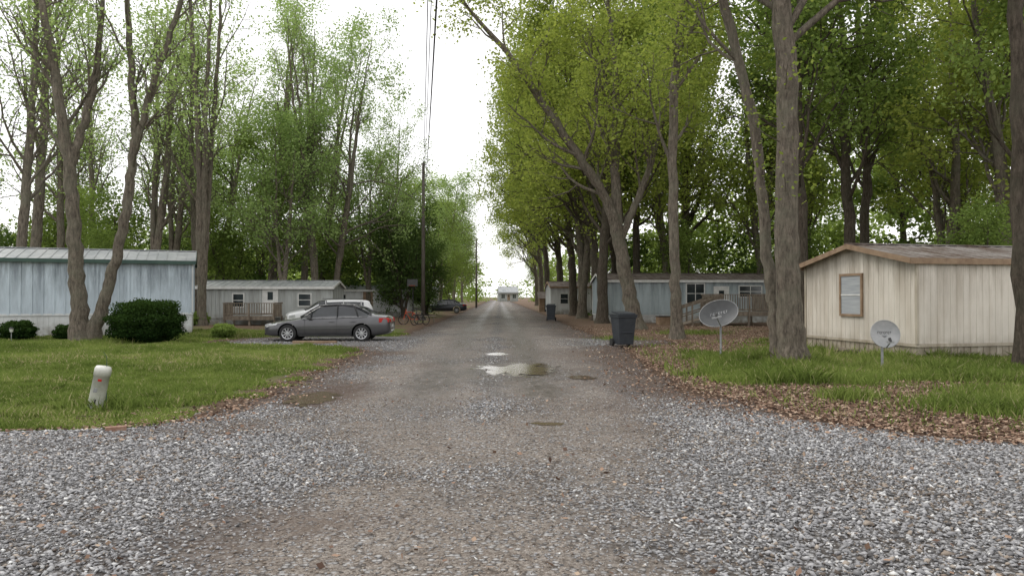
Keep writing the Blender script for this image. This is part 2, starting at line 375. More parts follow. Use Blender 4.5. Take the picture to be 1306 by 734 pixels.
# ---------------------------------------------------------------- leaf / blade quads
def leafquads(C, size, r, flat=0.0, asp=.6):
    n = len(C); s = size*(.6+.8*r.random(n))
    d = r.normal(size=(n, 3)); d[:, 2] *= (1-flat); d /= np.linalg.norm(d, axis=1)[:, None]
    e = r.normal(size=(n, 3)); e[:, 2] *= (1-flat); e -= (e*d).sum(1)[:, None]*d; e /= np.linalg.norm(e, axis=1)[:, None]+1e-6
    a = d*(s*.5)[:, None]; b = e*(s*.5*asp)[:, None]
    V = np.stack([C-a, C+b-a*.1, C+a, C-b-a*.1], 1).reshape(-1, 3)
    return V, np.arange(4*n).reshape(n, 4)
def blades(name, x, y, h, wd, zf=gz):
    n = len(x); a = rng.random(n)*6.28; z = zf(x, y)
    b = np.stack([x, y, z-.005], 1); w = np.stack([np.cos(a), np.sin(a), 0*a], 1)*(wd*(.6+.8*rng.random(n)))[:, None]
    ln = rng.normal(0, .4, (n, 2)); t = b+np.stack([ln[:, 0]*h, ln[:, 1]*h, h*(.7+.4*rng.random(n))], 1)
    mid = b*.5+t*.5; mid[:, 2] += h*.12
    V = np.stack([b-w, b+w, mid+w*.7, t, mid-w*.7], 1).reshape(-1, 3); F = np.arange(5*n).reshape(n, 5)
    tint = np.clip(vn(x, y, 1.7, 41)*.45+vn(x, y, .5, 42)*.25+rng.random(n)*.4-.1, 0, .84); s = rng.random(n) < .05+.2*bare(x, y); tint[s] = .88+.12*rng.random(s.sum())
    add(name, np_mesh(name, V, F, [M['blade']], rnd=np.repeat(tint, 5)))
n = 440000; y = 9+27*rng.random(n)**1.3; x = -.74*y+(rng.random(n))*(.74*y-3.5)
e = -edge(x, y)+(vn(x, y, .5, 51)-.5)*1.4
k = (e > .25) & (rng.random(n) < np.clip(e/1.1, .06, 1)*(1-.75*bare(x, y)))
x, y = x[k], y[k]
h = (.035+.045*rng.random(len(x)))*(.5+1.2*vn(x, y, 1.1, 53)); tuft = vn(x, y, .35, 54) > .72; h[tuft] *= 1.7
blades('lawn_grass', x, y, h, .004+.0004*y)
n = 300000; y = 9+19*rng.random(n); x = 2.9+rng.random(n)*(.74*y-2.6)
L = litter(x, y); e = -edge(x, y)
k = (e > .3) & (rng.random(n) < np.clip(1.08-L*1.5-.5*bare(x, y), .02, 1)); x, y = x[k], y[k]
h = (.04+.09*rng.random(len(x)))*(.4+1.3*vn(x, y, 1.3, 63))*(1+.6*((y > 14) & (y < 20))); tuft = vn(x, y, .4, 64) > .72; h[tuft] *= 1.5
blades('verge_grass', x, y, h, .005+.0004*y)
tx = []; ty = []
for cxx, cyy, rad, cnt in [(7.2, 11.0, .8, 5000), (8.3, 12.4, .7, 2500), (5.6, 12.2, .4, 900), (7.9, 9.9, .4, 800), (8.2, 16.0, .5, 1200), (5.4, 18.6, .6, 1600), (6.6, 17.0, .7, 1600), (9.5, 18.2, .8, 1500), (-6.2, 11.1, .4, 700), (-14.5, 26, 1, 900), (-11, 31.8, .9, 1600), (-9, 32.5, .9, 1600), (4.3, 29.5, .8, 900), (8, 33, 1.2, 1500)]:
    tx.append(rng.normal(cxx, rad*.6, cnt)); ty.append(rng.normal(cyy, rad*.5, cnt))
tx = np.concatenate(tx); ty = np.concatenate(ty); blades('weeds', tx, ty, .1+.16*rng.random(len(tx)), .009+tx*0)
n = 140000; y = 8+34*rng.random(n)**1.5; x = 1.5+rng.random(n)*(.74*y)
e = -edge(x, y); k = ((e > .1) & (rng.random(n) < litter(x, y)*.9+.04)) | ((e > -2.0) & (e <= .1) & (rng.random(n) < .26*(1+e/2.0)**1.5))
x, y = x[k], y[k]
n = 30000; yy = 8.8+22*rng.random(n)**1.6; xx = -.74*yy+rng.random(n)*(.74*yy-3); e = -edge(xx, yy)
k = (rng.random(n) < .6*np.exp(-(e/.5)**2)+.02); x = np.r_[x, xx[k]]; y = np.r_[y, yy[k]]
n = 3500; yy = 4+12*rng.random(n); xx = (rng.random(n)*2-1)*.72*yy; k = rng.random(n) < .2; x = np.r_[x, xx[k]]; y = np.r_[y, yy[k]]
C = np.stack([x, y, np.maximum(gz(x, y), road_z(x, y))+.02+.02*rng.random(len(x))], 1); V, F = leafquads(C, .055, rng, .75, .65)
add('leaf_litter', np_mesh('leaf_litter', V, F, [M['deadleaf']], rnd=np.repeat(rng.random(len(x)), 4)))

# ---------------------------------------------------------------- trees
class Tree:
    def __init__(s, seed): s.r = np.random.default_rng(seed); s.V = []; s.F = []; s.n = 0; s.lp = []
    def tube(s, pts, rad, k):
        pts = np.asarray(pts, float); n = len(pts); T = np.gradient(pts, axis=0); T /= np.linalg.norm(T, axis=1)[:, None]+1e-9
        ref = np.array([0, 1, 0.]) if abs(T[0][1]) < .8 else np.array([1., 0, 0]); a = np.arange(k)*2*np.pi/k
        R = []
        for i in range(n):
            u = np.cross(T[i], ref); u /= np.linalg.norm(u)+1e-9; w = np.cross(T[i], u)
            R.append(pts[i]+rad[i]*(np.cos(a)[:, None]*u+np.sin(a)[:, None]*w))
        s.V.append(np.concatenate(R)); i = np.arange(n-1)[:, None]*k; j = np.arange(k)[None]
        s.F.append((np.stack([i+j, i+(j+1) % k, i+k+(j+1) % k, i+k+j], 2).reshape(-1, 4))+s.n); s.n += n*k
    def grow(s, p, d, L, r0, lev, mx, up, nch):
        r = s.r; n = int(np.clip(L/.6, 3, 9)); P = [np.array(p, float)]; d = np.array(d, float)
        for i in range(n):
            d = d+r.normal(0, .16, 3)+np.array([0, 0, up]); d /= np.linalg.norm(d); P.append(P[-1]+d*L/n)
        P = np.array(P); R = np.linspace(r0, r0*.3, n+1); s.tube(P, R, 6 if lev == 1 else (4 if lev == 2 else 3))
        if lev >= mx: s.lp += list(P[1:]); return
        s.lp += list(P[-2:])
        for c in range(nch):
            t = .25+.75*(c+r.random())/nch; i = min(int(t*n), n-1); q = P[i]+(P[i+1]-P[i])*(t*n-i); q = q if t < 1 else P[-1]
            dd = P[i+1]-P[i]; dd /= np.linalg.norm(dd); pr = r.normal(size=3); pr -= pr.dot(dd)*dd; pr /= np.linalg.norm(pr)
            an = r.uniform(.55, 1.05); s.grow(q, dd*math.cos(an)+pr*math.sin(an), L*r.uniform(.4, .62)*(1.15-.5*t), R[i]*.6, lev+1, mx, up*.6, max(3, nch-1))
    def stem(s, way, rad, zstart, nl, ll, up=.1, ang=(.5, .95), nch=5, mx=3, side=None, wig=.05):
        r = s.r; way = np.array(way, float); t = np.arange(len(way)); tt = np.linspace(0, len(way)-1, 8*(len(way)-1)+1)
        P = np.stack([np.interp(tt, t, way[:, i]) for i in range(3)], 1)
        for _ in range(4): P[1:-1] = .25*P[:-2]+.5*P[1:-1]+.25*P[2:]
        P[2:] += r.normal(0, wig*.6, (len(P)-2, 3))*np.array([1, 1, .3])
        R = np.interp(tt, t, rad); z = P[:, 2]; R = R*(1+.55*np.exp(-np.clip(z, 0, 9)/.35)*(way[0][2] < .5))*(1+r.normal(0, .03, len(R)))
        s.tube(P, R, 12)
        ok = np.where(z > zstart)[0]
        for c in range(nl):
            i = ok[int((c+r.random())/nl*(len(ok)-1))]; i = min(i, len(P)-2); d = P[i+1]-P[i]; d /= np.linalg.norm(d)
            pr = r.normal(size=3)
            if side is not None: pr = pr+np.array(side)*1.2
            pr -= pr.dot(d)*d; pr /= np.linalg.norm(pr); an = r.uniform(*ang); f = (z[i]-zstart)/(z[-1]-zstart+.01)
            s.grow(P[i], d*math.cos(an)+pr*math.sin(an), ll*r.uniform(.7, 1.1)*(1-.45*f), R[i]*.42, 1, mx, up, nch)
        s.lp += list(P[-3:])
    def mesh(s, name, nleaf, size, leaf, barkm, spread=.42):
        W = np.concatenate(s.V); WF = np.concatenate(s.F); lp = np.array(s.lp); r = s.r
        w = r.random(len(lp))**2+.03; idx = r.choice(len(lp), nleaf, p=w/w.sum())
        C = lp[idx]+r.normal(0, spread, (nleaf, 3))*np.array([1, 1, .75]); C[:, 2] -= .1
        LV, LF = leafquads(C, size, r, .35, .75)
        V = np.concatenate([W, LV]); F = np.concatenate([WF, LF+len(W)])
        cl = r.random(len(lp))
        rn = np.r_[np.zeros(len(W)), np.repeat(np.clip(cl[idx]*.6+r.random(nleaf)*.5, 0, 1), 4)]
        mi = np.r_[np.zeros(len(WF)), np.ones(nleaf)]
        return np_mesh(name, V, F, [barkm, leaf], rnd=rn, midx=mi, smooth=mi < .5)
def proto(seed, H, r0, zs, nl, ll, nleaf, size, leaf, bk, up=.1, forks=1, ang=(.5, .95), spread=.42, lean=.8, side=None, leanx=0):
    T = Tree(seed); r = T.r
    for f in range(forks):
        a = r.random()*6.28+f*6.28/max(forks, 1); q = lean*(1 if forks == 1 else 2.8)
        way = [(0, 0, 0), (math.cos(a)*q*.12+leanx*.05, math.sin(a)*q*.12, H*.2), (math.cos(a)*q*.4+r.normal(0, .25)+leanx*.3, math.sin(a)*q*.4+r.normal(0, .25), H*.45),
               (math.cos(a)*q*.7+r.normal(0, .4)+leanx*.65, math.sin(a)*q*.7, H*.72), (math.cos(a)*q+leanx, math.sin(a)*q, H)]
        T.stem(way, np.array([1, .85, .68, .42, .08])*r0*(1 if f == 0 else .8), zs, nl//forks+1, ll, up, ang, side=side)
    return T.mesh('tree_mesh', nleaf, size, leaf, bk, spread)

def place(name, T, loc, nleaf, size, leaf, bk, spread=.42):
    add(name, T.mesh(name, nleaf, size, leaf, bk, spread), loc)
T = Tree(11)   # arching oak, right of road
T.stem([(0, 0, 0), (-.5, 0, 2.6), (-.95, 0, 4.9), (-1.5, -.3, 6.6), (-2.9, -.8, 8.6), (-6.3, -1.5, 13.4), (-10, -2, 17.5)], [.42, .36, .33, .25, .22, .15, .04], 6.5, 15, 5, .12)
T.stem([(-.95, 0, 4.9), (-1.1, .2, 8.9), (-.9, .5, 13), (-1.6, .5, 19)], [.28, .24, .17, .04], 7, 12, 5.5, .1)
T.stem([(-.8, 0, 4.7), (.4, .2, 7.5), (1.6, .5, 11), (2.6, .5, 17)], [.2, .17, .12, .03], 6.5, 9, 4.5, .1)
place('oak_tree', T, (6.4, 38, 0), 24000, .15, M['leafY'], M['bark'])
T = Tree(12)
T.stem([(0, 0, 0), (-.1, 0, 3), (-.2, 0, 9.6), (.3, 0, 13.8), (0, 0, 19)], [.25, .21, .18, .12, .03], 7, 14, 4, .1)
place('oak_tree', T, (6.7, 30, 0), 10000, .14, M['leafY'], M['bark'])
T = Tree(13)  # near double trunk
T.stem([(0, 0, 0), (-.1, 0, 1.5), (-.16, 0, 3.2), (-.1, 0, 6.9), (-.3, 0, 9), (-.5, 0, 17)], [.33, .29, .27, .24, .22, .05], 7.5, 9, 4.5, .08, wig=.02)
T.stem([(-.22, .25, 0), (-.27, .5, 1.3), (-.35, .8, 2.9), (-.5, 1, 5.7), (-1.25, 1, 8.8), (-2.6, 1, 15)], [.18, .155, .14, .125, .115, .03], 7, 8, 4, .08, wig=.03)
r_ = T.r
for i in range(5):   # thin epicormic twigs on the stem
    z = 4.2+i*.6; a = r_.random()*6.28; T.grow((-.14+.22*math.cos(a), .22*math.sin(a), z), (math.cos(a), math.sin(a), .5), r_.uniform(.5, 1.2), .014, 2, 3, .05, 3)
place('oak_tree', T, (6.65, 17.5, 0), 11000, .10, M['leafY'], M['bark'], .45)
T = Tree(14)
T.stem([(0, 0, 0), (-.05, 0, 6), (-.15, 0, 12), (0, 0, 20)], [.17, .16, .14, .05], 9, 14, 3, .02)
place('pine_tree', T, (11.75, 17.0, 0), 9000, .13, M['leafM'], M['barkdark'])
T = Tree(15)  # left multi-trunk
T.stem([(0, 0, 0), (-.15, 0, 2), (-.3, 0, 4.1), (-.5, 0, 7), (-1.3, 0, 11.2), (-2.2, 0, 17)], [.34, .28, .25, .21, .15, .03], 6.5, 9, 4, .12)
T.stem([(-.45, 0, 6.6), (.0, .2, 8.6), (.4, .3, 10.5), (.8, .3, 16)], [.17, .15, .12, .03], 8, 7, 3.5, .12)
T.stem([(.3, .1, 0), (.75, .2, 1.6), (1.2, .2, 3.2), (1.75, .2, 6.1), (1.9, .2, 8), (1.7, .2, 11.2), (1.3, .2, 17)], [.27, .22, .19, .17, .15, .12, .03], 6.5, 9, 3.8, .12)
T.stem([(1.85, .2, 7.2), (2.6, 0, 9.7), (3.9, -.2, 13), (4.8, -.3, 17)], [.14, .12, .09, .03], 8, 7, 3.2, .12)
place('maple_tree', T, (-16.3, 28, 0), 5500, .12, M['leafG'], M['bark'])

D1 = proto(21, 21, .40, 4.5, 24, 7, 22000, .19, M['leafY'], M['barkdark'])
D2 = proto(22, 19, .34, 4.0, 22, 6.5, 19000, .19, M['leafY'], M['bark'], forks=2)
D3 = proto(23, 22, .32, 6.0, 22, 6, 17000, .19, M['leafM'], M['barkdark'])
D4 = proto(24, 21, .38, 4.5, 24, 7.5, 23000, .19, M['leafY'], M['barkdark'], .06, side=(-1, -.1, 0), leanx=-2.2)
S1 = proto(31, 22, .28, 6, 27, 5, 6500, .15, M['leafG'], M['bark'], .16, 3, (.35, .8))
S2 = proto(32, 22, .30, 6, 22, 5, 5000, .15, M['leafG'], M['bark'], .18, 1, (.35, .85))
S3 = proto(35, 19, .26, 4, 26, 6.5, 10500, .16, M['leafG'], M['bark'], .04, 2, (.6, 1.15), .36, 1.1)
B1 = proto(41, 14, .22, 3.2, 24, 5.0, 12000, .17, M['leafG'], M['bark'], .03, 2, (.6, 1.1))
B2 = proto(42, 13, .2, 2.5, 24, 4.4, 12500, .17, M['leafM'], M['bark'], .04, 1, (.6, 1.1))
U1 = proto(51, 8, .12, 1.2, 22, 3.0, 9000, .17, M['leafM'], M['barkdark'], .04, 2)
C1 = proto(52, 6.5, .14, .4, 34, 2.6, 18000, .14, M['leafD'], M['barkdark'], .08, 3, (.5, 1.1), .4)
def inst(me, name, lst, turn=True):
    for (x, y, s) in lst:
        h = (x*12.9+y*78.2) % 6.28 if turn else (y*.37) % .7-.35
        add(name, me, (x, y, -.03), h, (s*(.95+.1*math.sin(x)), s*(.95+.1*math.cos(y)), s*(1+.08*math.sin(x*3+y))))
inst(D1, 'oak_tree', [(5.6, 46, 1.0), (8.5, 60, 1.1), (14, 60, 1.05), (22, 56, 1), (30, 50, 1), (27, 34, .95), (8.5, 88, 1.2)])
inst(D2, 'oak_tree', [(5.4, 57, 1.15), (11.5, 54, 1.1), (18, 53, 1.05), (26, 44, 1), (21, 31, .9), (7.5, 76, 1.2)])
inst(D4, 'oak_tree', [(6.0, 52, 1.0), (5.4, 64, 1.15), (5.2, 78, 1.2), (4.6, 94, 1.25), (4.6, 112, 1.2), (4.6, 135, 1.15)], False)
inst(D3, 'hickory_tree', [(9.3, 55, 1), (17, 37, 1), (13, 33, 1), (20, 42, 1), (24, 60, 1), (34, 42, 1), (33, 62, 1), (15, 70, 1.1), (40, 55, 1), (19, 27, .95)])
inst(S1, 'maple_tree', [(-17.6, 42, 1), (-13.2, 50, 1), (-24, 52, 1), (-31, 40, .95), (-19.5, 60, 1.1), (-37, 50, 1.1), (-22, 45, .95)])
inst(S2, 'maple_tree', [(-25.8, 40, 1.15), (-20.5, 48, 1), (-15.8, 56, .95), (-28, 58, 1.1), (-34, 60, 1.1), (-28, 46, 1), (-24, 36, .9)])
inst(S3, 'maple_tree', [(-12.8, 53, 1.0), (-16.5, 63, 1.1), (-11.2, 66, .9), (-25, 62, 1.1)])
inst(B1, 'maple_tree', [(-14.6, 47, .95), (-11.6, 60, .95), (-22, 66, 1), (-30, 68, 1.1), (-9.6, 82, 1.0), (-9.8, 100, 1.15), (-17.5, 72, 1.05), (-10.5, 135, 1.3)])
inst(B2, 'maple_tree', [(-11.4, 72, .95), (-26, 62, 1), (-8.8, 92, .95), (-9.2, 118, 1.15), (-38, 66, 1.1), (-17, 52, .95), (-10.5, 155, 1.3), (-44, 60, 1.1), (6.5, 178, 1.1), (-12, 178, 1.3), (6, 160, 1.1)])
inst(U1, 'understory_tree', [(-21, 55, 1), (-29, 52, 1), (-35, 55, 1.1), (-41, 50, 1.1), (-15, 62, 1), (13, 52.5, .8), (20, 52, .8), (28, 40, .8), (24, 36, .7), (22, 28, .6), (10, 66, .8), (-8.8, 105, .8), (30, 33, .9), (-24, 46, .7), (16, 26.5, .6)])
inst(C1, 'evergreen_shrub_tree', [(-8.8, 60, 1.15), (-7.6, 66, .95), (-10.4, 64, 1.0)])

def mass(name, boxes, nclump, per, size, leaf, seed, rad=(1, 2.4)):
    r = np.random.default_rng(seed); Cs = []; Rn = []
    for (x0, x1, y0, y1, z0, z1), share in boxes:
        n = int(nclump*share); c = np.stack([r.uniform(x0, x1, n), r.uniform(y0, y1, n), z0+(z1-z0)*r.random(n)**1.1], 1)
        R = r.uniform(rad[0], rad[1], n); d = r.normal(size=(n, per, 3)); d /= np.linalg.norm(d, axis=2)[..., None]
        q = c[:, None]+d*(R[:, None]*r.random((n, per))**.4)[..., None]*np.array([1, 1, .65]); Cs.append(q.reshape(-1, 3)); Rn.append(np.repeat(np.clip(r.random(n)*.7, 0, 1), per))
    C = np.concatenate(Cs); rn = np.clip(np.concatenate(Rn)+r.random(len(C))*.3, 0, 1); k = C[:, 2] > .05; C = C[k]; rn = rn[k]
    V, F = leafquads(C, size, r, .3, .75); add(name, np_mesh(name, V, F, [leaf], rnd=np.repeat(rn, 4)))
mass('forest_foliage', [((12, 60, 62, 90, 0, 19), .40), ((28, 60, 30, 64, 0, 17), .28), ((-75, -14, 66, 95, 0, 9.5), .32)], 1400, 85, .37, M['leafM'], 5)
mass('forest_undergrowth', [((7, 50, 56, 66, 0, 6), .35), ((24, 45, 24, 50, 0, 5), .2), ((-65, -13, 56, 70, 0, 6.5), .45)], 650, 100, .26, M['leafD'], 6, (.8, 2))
mass('distant_forest', [((-90, -14, 120, 240, 0, 12), .40), ((8, 90, 100, 240, 0, 17), .34), ((-50, -9, 218, 260, 0, 11), .11), ((6, 50, 218, 260, 0, 11), .11), ((-30, 30, 285, 320, 0, 9), .04)], 1100, 60, .75, M['leafM'], 8, (2, 4.5))

def shrub(name, x, y, rx, rz, n, leaf, seed, size=.07):
    r = np.random.default_rng(seed); d = r.normal(size=(n, 3)); d /= np.linalg.norm(d, axis=1)[:, None]
    rad = (r.random(n)**.22)*(1+.12*np.sin(d[:, 0]*7+seed)*np.cos(d[:, 1]*6)+.08*np.sin(d[:, 2]*11)+.05*r.normal(size=n))
    C = d*rad[:, None]*np.array([rx, rx, rz])+np.array([0, 0, rz*.92]); k = C[:, 2] > .03; C = C[k]
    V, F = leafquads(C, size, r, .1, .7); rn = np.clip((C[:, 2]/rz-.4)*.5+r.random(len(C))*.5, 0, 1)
    T = Tree(seed)
    for i in range(7): T.grow((0, 0, 0), (r.normal()*.5, r.normal()*.5, 1), rz*1.1, .04, 2, 3, .05, 4)
    W = np.concatenate(T.V); WF = np.concatenate(T.F); VV = np.concatenate([W, V]); FF = np.concatenate([WF, F+len(W)])
    mi = np.r_[np.zeros(len(WF)), np.ones(len(F))]
    add(name, np_mesh(name, VV, FF, [M['barkdark'], leaf], rnd=np.r_[np.zeros(len(W)), np.repeat(rn, 4)], midx=mi), (x, y, .05))
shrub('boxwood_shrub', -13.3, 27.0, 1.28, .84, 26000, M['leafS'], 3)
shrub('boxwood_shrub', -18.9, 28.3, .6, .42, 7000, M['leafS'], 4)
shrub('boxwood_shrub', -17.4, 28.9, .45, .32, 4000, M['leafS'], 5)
shrub('leafy_shrub', -12.1, 31.0, .5, .3, 3500, M['leafM'], 6)
shrub('leafy_shrub', -18.0, 42.2, .7, .45, 3500, M['leafM'], 7, .1)
shrub('leafy_shrub', 12.9, 18.5, .35, .22, 1800, M['leafM'], 9, .06)
T = Tree(77)
for i in range(26):
    xx = T.r.uniform(3.5, 11) if i % 3 else T.r.uniform(-11, -5); yy = T.r.uniform(10, 22); a = T.r.random()*6.28
    if edge(np.array([xx]), np.array([yy]))[0] < -.3: T.grow((xx, yy, .1), (math.cos(a), math.sin(a), 0), T.r.uniform(.4, 1.2), .012, 2, 3, -.02, 3)
add('fallen_sticks', np_mesh('fallen_sticks', np.concatenate(T.V)*np.array([1, 1, .35])+np.array([0, 0, .05]), np.concatenate(T.F), [M['barkdark']]))

# ---------------------------------------------------------------- mobile homes
def mobile_home(name, loc, rot, L, W, H, rise, wall, skirt, roof, trim, sk=.65, rib=.3, wins=(), doors=(), over=.18, ridge=.5, ribw=.035, overE=.12, rd=.022):
    P = empty(name, loc, rot); mb = MB()
    mb.box((0, 0, sk), (L, W, H), wall)
    yr = W*ridge
    for x0, x1 in ((0, .02), (L-.02, L)):
        mb.poly([(x0, 0, H), (x0, W, H), (x0, yr, H+rise)], wall); mb.poly([(x1, W, H), (x1, 0, H), (x1, yr, H+rise)], wall)
    n = int(L/rib)
    for i in range(n+1):
        x = min(i*rib+.01, L-.06); mb.box((x, -rd, sk), (x+ribw, .0, H), wall)
    n = int(W/rib)
    for i in range(n+1):
        y = min(i*rib+.01, W-.06); zt = H+rise*(y/yr if y < yr else (W-y)/(W-yr))-.02
        mb.box((-rd, y, sk), (0, y+ribw, zt), wall); mb.box((L, y, sk), (L+rd, y+ribw, H), wall)
    mb.obj('walls', P)
    mb = MB(); mb.box((.03, .03, -.05), (L-.03, W-.03, sk-.003), skirt)
    for i in range(int(L/.2)): mb.box((.05+i*.2, .012, -.05), (.08+i*.2, .03, sk-.03), skirt)
    for i in range(int(W/.2)): mb.box((.012, .05+i*.2, -.05), (.03, .08+i*.2, sk-.03), skirt)
    mb.box((-.028, -.03, sk-.045), (L+.028, -.0225, sk+.04), skirt); mb.box((-.03, -.02, sk-.04), (-.0225, W+.02, sk+.035), skirt)
    mb.obj('skirting', P)
    mb = MB(); e = over
    def rz(y): return H+rise*(y/yr if y < yr else (W-y)/(W-yr))
    for ya, yb in ((-e, yr), (yr, W+e)):
        za, zb = rz(ya)+.03, rz(yb)+.03
        b = [(-overE, ya, za), (L+overE, ya, za), (L+overE, yb, zb), (-overE, yb, zb)]
        mb.poly(b, roof); mb.poly([(p[0], p[1], p[2]-.03) for p in reversed(b)], roof)
        for i in range(int((L+2*overE)/.4)+1):
            x = -overE+i*.4+.01; mb.beam((x+.02, ya+.005, za+.012), (x+.02, yb, zb+.012), .04, .025, roof)
    mb.beam((-overE-.01, yr, H+rise+.05), (L+overE+.01, yr, H+rise+.05), .22, .03, roof)
    mb.obj('roof', P)
    mb = MB()
    mb.box((-overE, -e-.02, rz(-e)-.11), (L+overE, -e, rz(-e)+.045), trim); mb.box((-overE, W+e, rz(W+e)-.11), (L+overE, W+e+.02, rz(W+e)+.045), trim)
    for x in (-overE-.012, L+overE+.012):
        mb.beam((x, -e-.02, rz(-e)-.03), (x, yr, H+rise-.03), .022, .14, trim); mb.beam((x, yr, H+rise-.03), (x, W+e+.02, rz(W+e)-.03), .022, .14, trim)
    mb.box((-overE, -e, H-.03), (L+overE, -.0, H-.01), trim)
    for x, y in ((-.03, -.03), (L-.04, -.03), (-.03, W-.04)): mb.box((x, y, sk), (x+.07, y+.07, H-.03), skirt)
    mb.obj('trim', P)
    for i, (side, p, z, w, h, fr, gl) in enumerate(wins):
        R = Matrix.Translation((p, 0, z)) if side == 'f' else Matrix.Translation((0, p, z)) @ Matrix.Rotation(math.radians(-90), 4, 'Z')
        mb = MB(); t = .07
        mb.box((0, -.04, 0), (w, -.023, h), gl, R)
        mb.box((-t, -.065, -t), (0, -.0, h+t), fr, R); mb.box((w, -.065, -t), (w+t, 0, h+t), fr, R)
        mb.box((0, -.065, -t), (w, 0, 0), fr, R); mb.box((0, -.065, h), (w, 0, h+t), fr, R)
        mb.box((0, -.055, h*.5-.02), (w, -.041, h*.5+.02), M['whitetrim'], R)
        if w > .9: mb.box((w*.5-.02, -.058, 0), (w*.5+.02, -.042, h), M['whitetrim'], R)
        mb.obj('window', P)
    for (p, w, h, mt) in doors:
        mb = MB(); mb.box((p, -.05, sk+.05), (p+w, -.023, sk+h), mt)
        for a in ((p-.07, p), (p+w, p+w+.07)): mb.box((a[0], -.07, sk), (a[1], -.0, sk+h+.06), M['whitetrim'])
        mb.box((p, -.07, sk+h), (p+w, 0, sk+h+.06), M['whitetrim']); mb.box((p+w*.3, -.06, sk+h*.6), (p+w*.7, -.051, sk+h*.88), M['glass'])
        mb.cyl((p+w*.85, -.1, sk+h*.48), (p+w*.85, -.05, sk+h*.48), .035, .035, 10, M['steel']); mb.obj('door', P)
    return P
G_, W_, BR = M['glass'], M['whitetrim'], M['brown']
a = math.radians(22.5)
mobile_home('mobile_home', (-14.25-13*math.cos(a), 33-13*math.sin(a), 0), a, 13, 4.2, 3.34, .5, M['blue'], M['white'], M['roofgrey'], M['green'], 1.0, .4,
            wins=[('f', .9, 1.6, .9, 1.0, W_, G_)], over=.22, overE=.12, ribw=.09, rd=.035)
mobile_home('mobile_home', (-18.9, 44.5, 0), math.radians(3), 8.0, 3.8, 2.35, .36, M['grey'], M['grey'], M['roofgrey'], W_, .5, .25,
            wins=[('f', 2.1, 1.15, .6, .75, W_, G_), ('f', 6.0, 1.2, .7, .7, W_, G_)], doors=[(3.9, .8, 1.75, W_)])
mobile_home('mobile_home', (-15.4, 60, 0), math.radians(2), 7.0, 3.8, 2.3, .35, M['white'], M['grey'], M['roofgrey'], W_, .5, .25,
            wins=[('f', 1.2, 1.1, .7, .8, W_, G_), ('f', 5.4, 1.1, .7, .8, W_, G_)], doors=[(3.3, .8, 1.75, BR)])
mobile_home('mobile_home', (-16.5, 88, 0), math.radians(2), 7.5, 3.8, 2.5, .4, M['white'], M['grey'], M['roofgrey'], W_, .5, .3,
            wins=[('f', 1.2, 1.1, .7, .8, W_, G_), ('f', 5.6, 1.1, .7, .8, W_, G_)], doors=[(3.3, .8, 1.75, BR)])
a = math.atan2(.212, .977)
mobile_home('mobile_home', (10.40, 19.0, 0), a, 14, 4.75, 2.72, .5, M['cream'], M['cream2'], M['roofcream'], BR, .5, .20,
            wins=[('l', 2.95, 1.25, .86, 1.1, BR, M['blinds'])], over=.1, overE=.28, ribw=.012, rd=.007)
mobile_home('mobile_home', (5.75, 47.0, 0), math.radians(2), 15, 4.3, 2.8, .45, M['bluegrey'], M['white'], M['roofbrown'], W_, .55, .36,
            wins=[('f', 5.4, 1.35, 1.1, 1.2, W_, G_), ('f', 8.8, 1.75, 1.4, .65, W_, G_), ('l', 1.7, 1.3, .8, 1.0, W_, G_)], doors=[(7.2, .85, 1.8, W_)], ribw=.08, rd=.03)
mobile_home('mobile_home', (3.7, 70, 0), math.radians(4), 12, 4.2, 2.7, .5, M['white'], M['white'], M['roofbrown'], BR, .5, .3,
            wins=[('f', .9, 1.1, .7, .9, W_, G_), ('f', 2.6, 1.1, .7, .9, W_, G_)])
mobile_home('far_house', (-4.4, 250, 0), .1, 6.5, 6, 3.2, 1.9, M['grey'], M['white'], M['roofgrey'], W_, .4, .6,
            wins=[('f', .8, 1.2, 1.2, 1.3, W_, G_), ('f', 4.6, 1.2, 1.2, 1.3, W_, G_)], doors=[(2.8, 1, 2.1, BR)], over=.5)
mb = MB()
for q in (0, .3, .6): mb.box((q, 0, .25), (q+.22, .45, .30), M['wood'])
for q in (0, .7): mb.box((q, .05, 0), (q+.1, .4, .245), M['dark'])
mb.obj('wooden_pallet_step', loc=(9.35, 19.9, .03), rotz=1.7)

def deck(name, loc, rot, L, W, h, rail=.95, mat=M['wood']):
    P = empty(name, loc, rot); mb = MB()
    n = int(L/.15)
    for i in range(n): mb.box((i*L/n+.004, 0, h-.03), ((i+1)*L/n-.006, W, h), mat)
    mb.box((0, -.035, h-.2), (L, -.002, h-.002), mat); mb.obj('floor', P)
    mb = MB(); k = max(2, int(L/1.4)+1)
    for i in range(k):
        x = i*(L-.1)/(k-1); mb.box((x, .0, 0), (x+.09, .09, h-.031), mat); mb.box((x, -.12, h-.2), (x+.09, -.036, h+rail), mat)
    for x in (0, L-.09): mb.box((x, W-.1, 0), (x+.09, W-.02, h-.031), mat)
    mb.obj('posts', P)
    mb = MB(); mb.box((-.03, -.13, h+rail+.001), (L+.03, -.02, h+rail+.04), mat); mb.box((0, -.115, h+.12), (L, -.08, h+.2), mat)
    q = int(L/.14)
    for i in range(q): mb.box((i*.14+.05, -.076, h+.1), (i*.14+.09, -.04, h+rail), mat)
    for x in (0.0, L-.04):
        mb.beam((x+.02, 0, h+rail+.02), (x+.02, W, h+rail+.02), .04, .08, mat)
        for i in range(int(W/.14)): mb.box((x, i*.14+.02, h), (x+.035, i*.14+.06, h+rail-.03), mat)
    mb.obj('railing', P)
    return P
deck('wooden_deck', (-16.6, 42.6, 0), math.radians(3), 2.9, 1.8, .6, .75)
P = deck('wooden_porch', (11.9, 42.0, 0), math.radians(4), 3.2, 3.6, .85, 1.0)
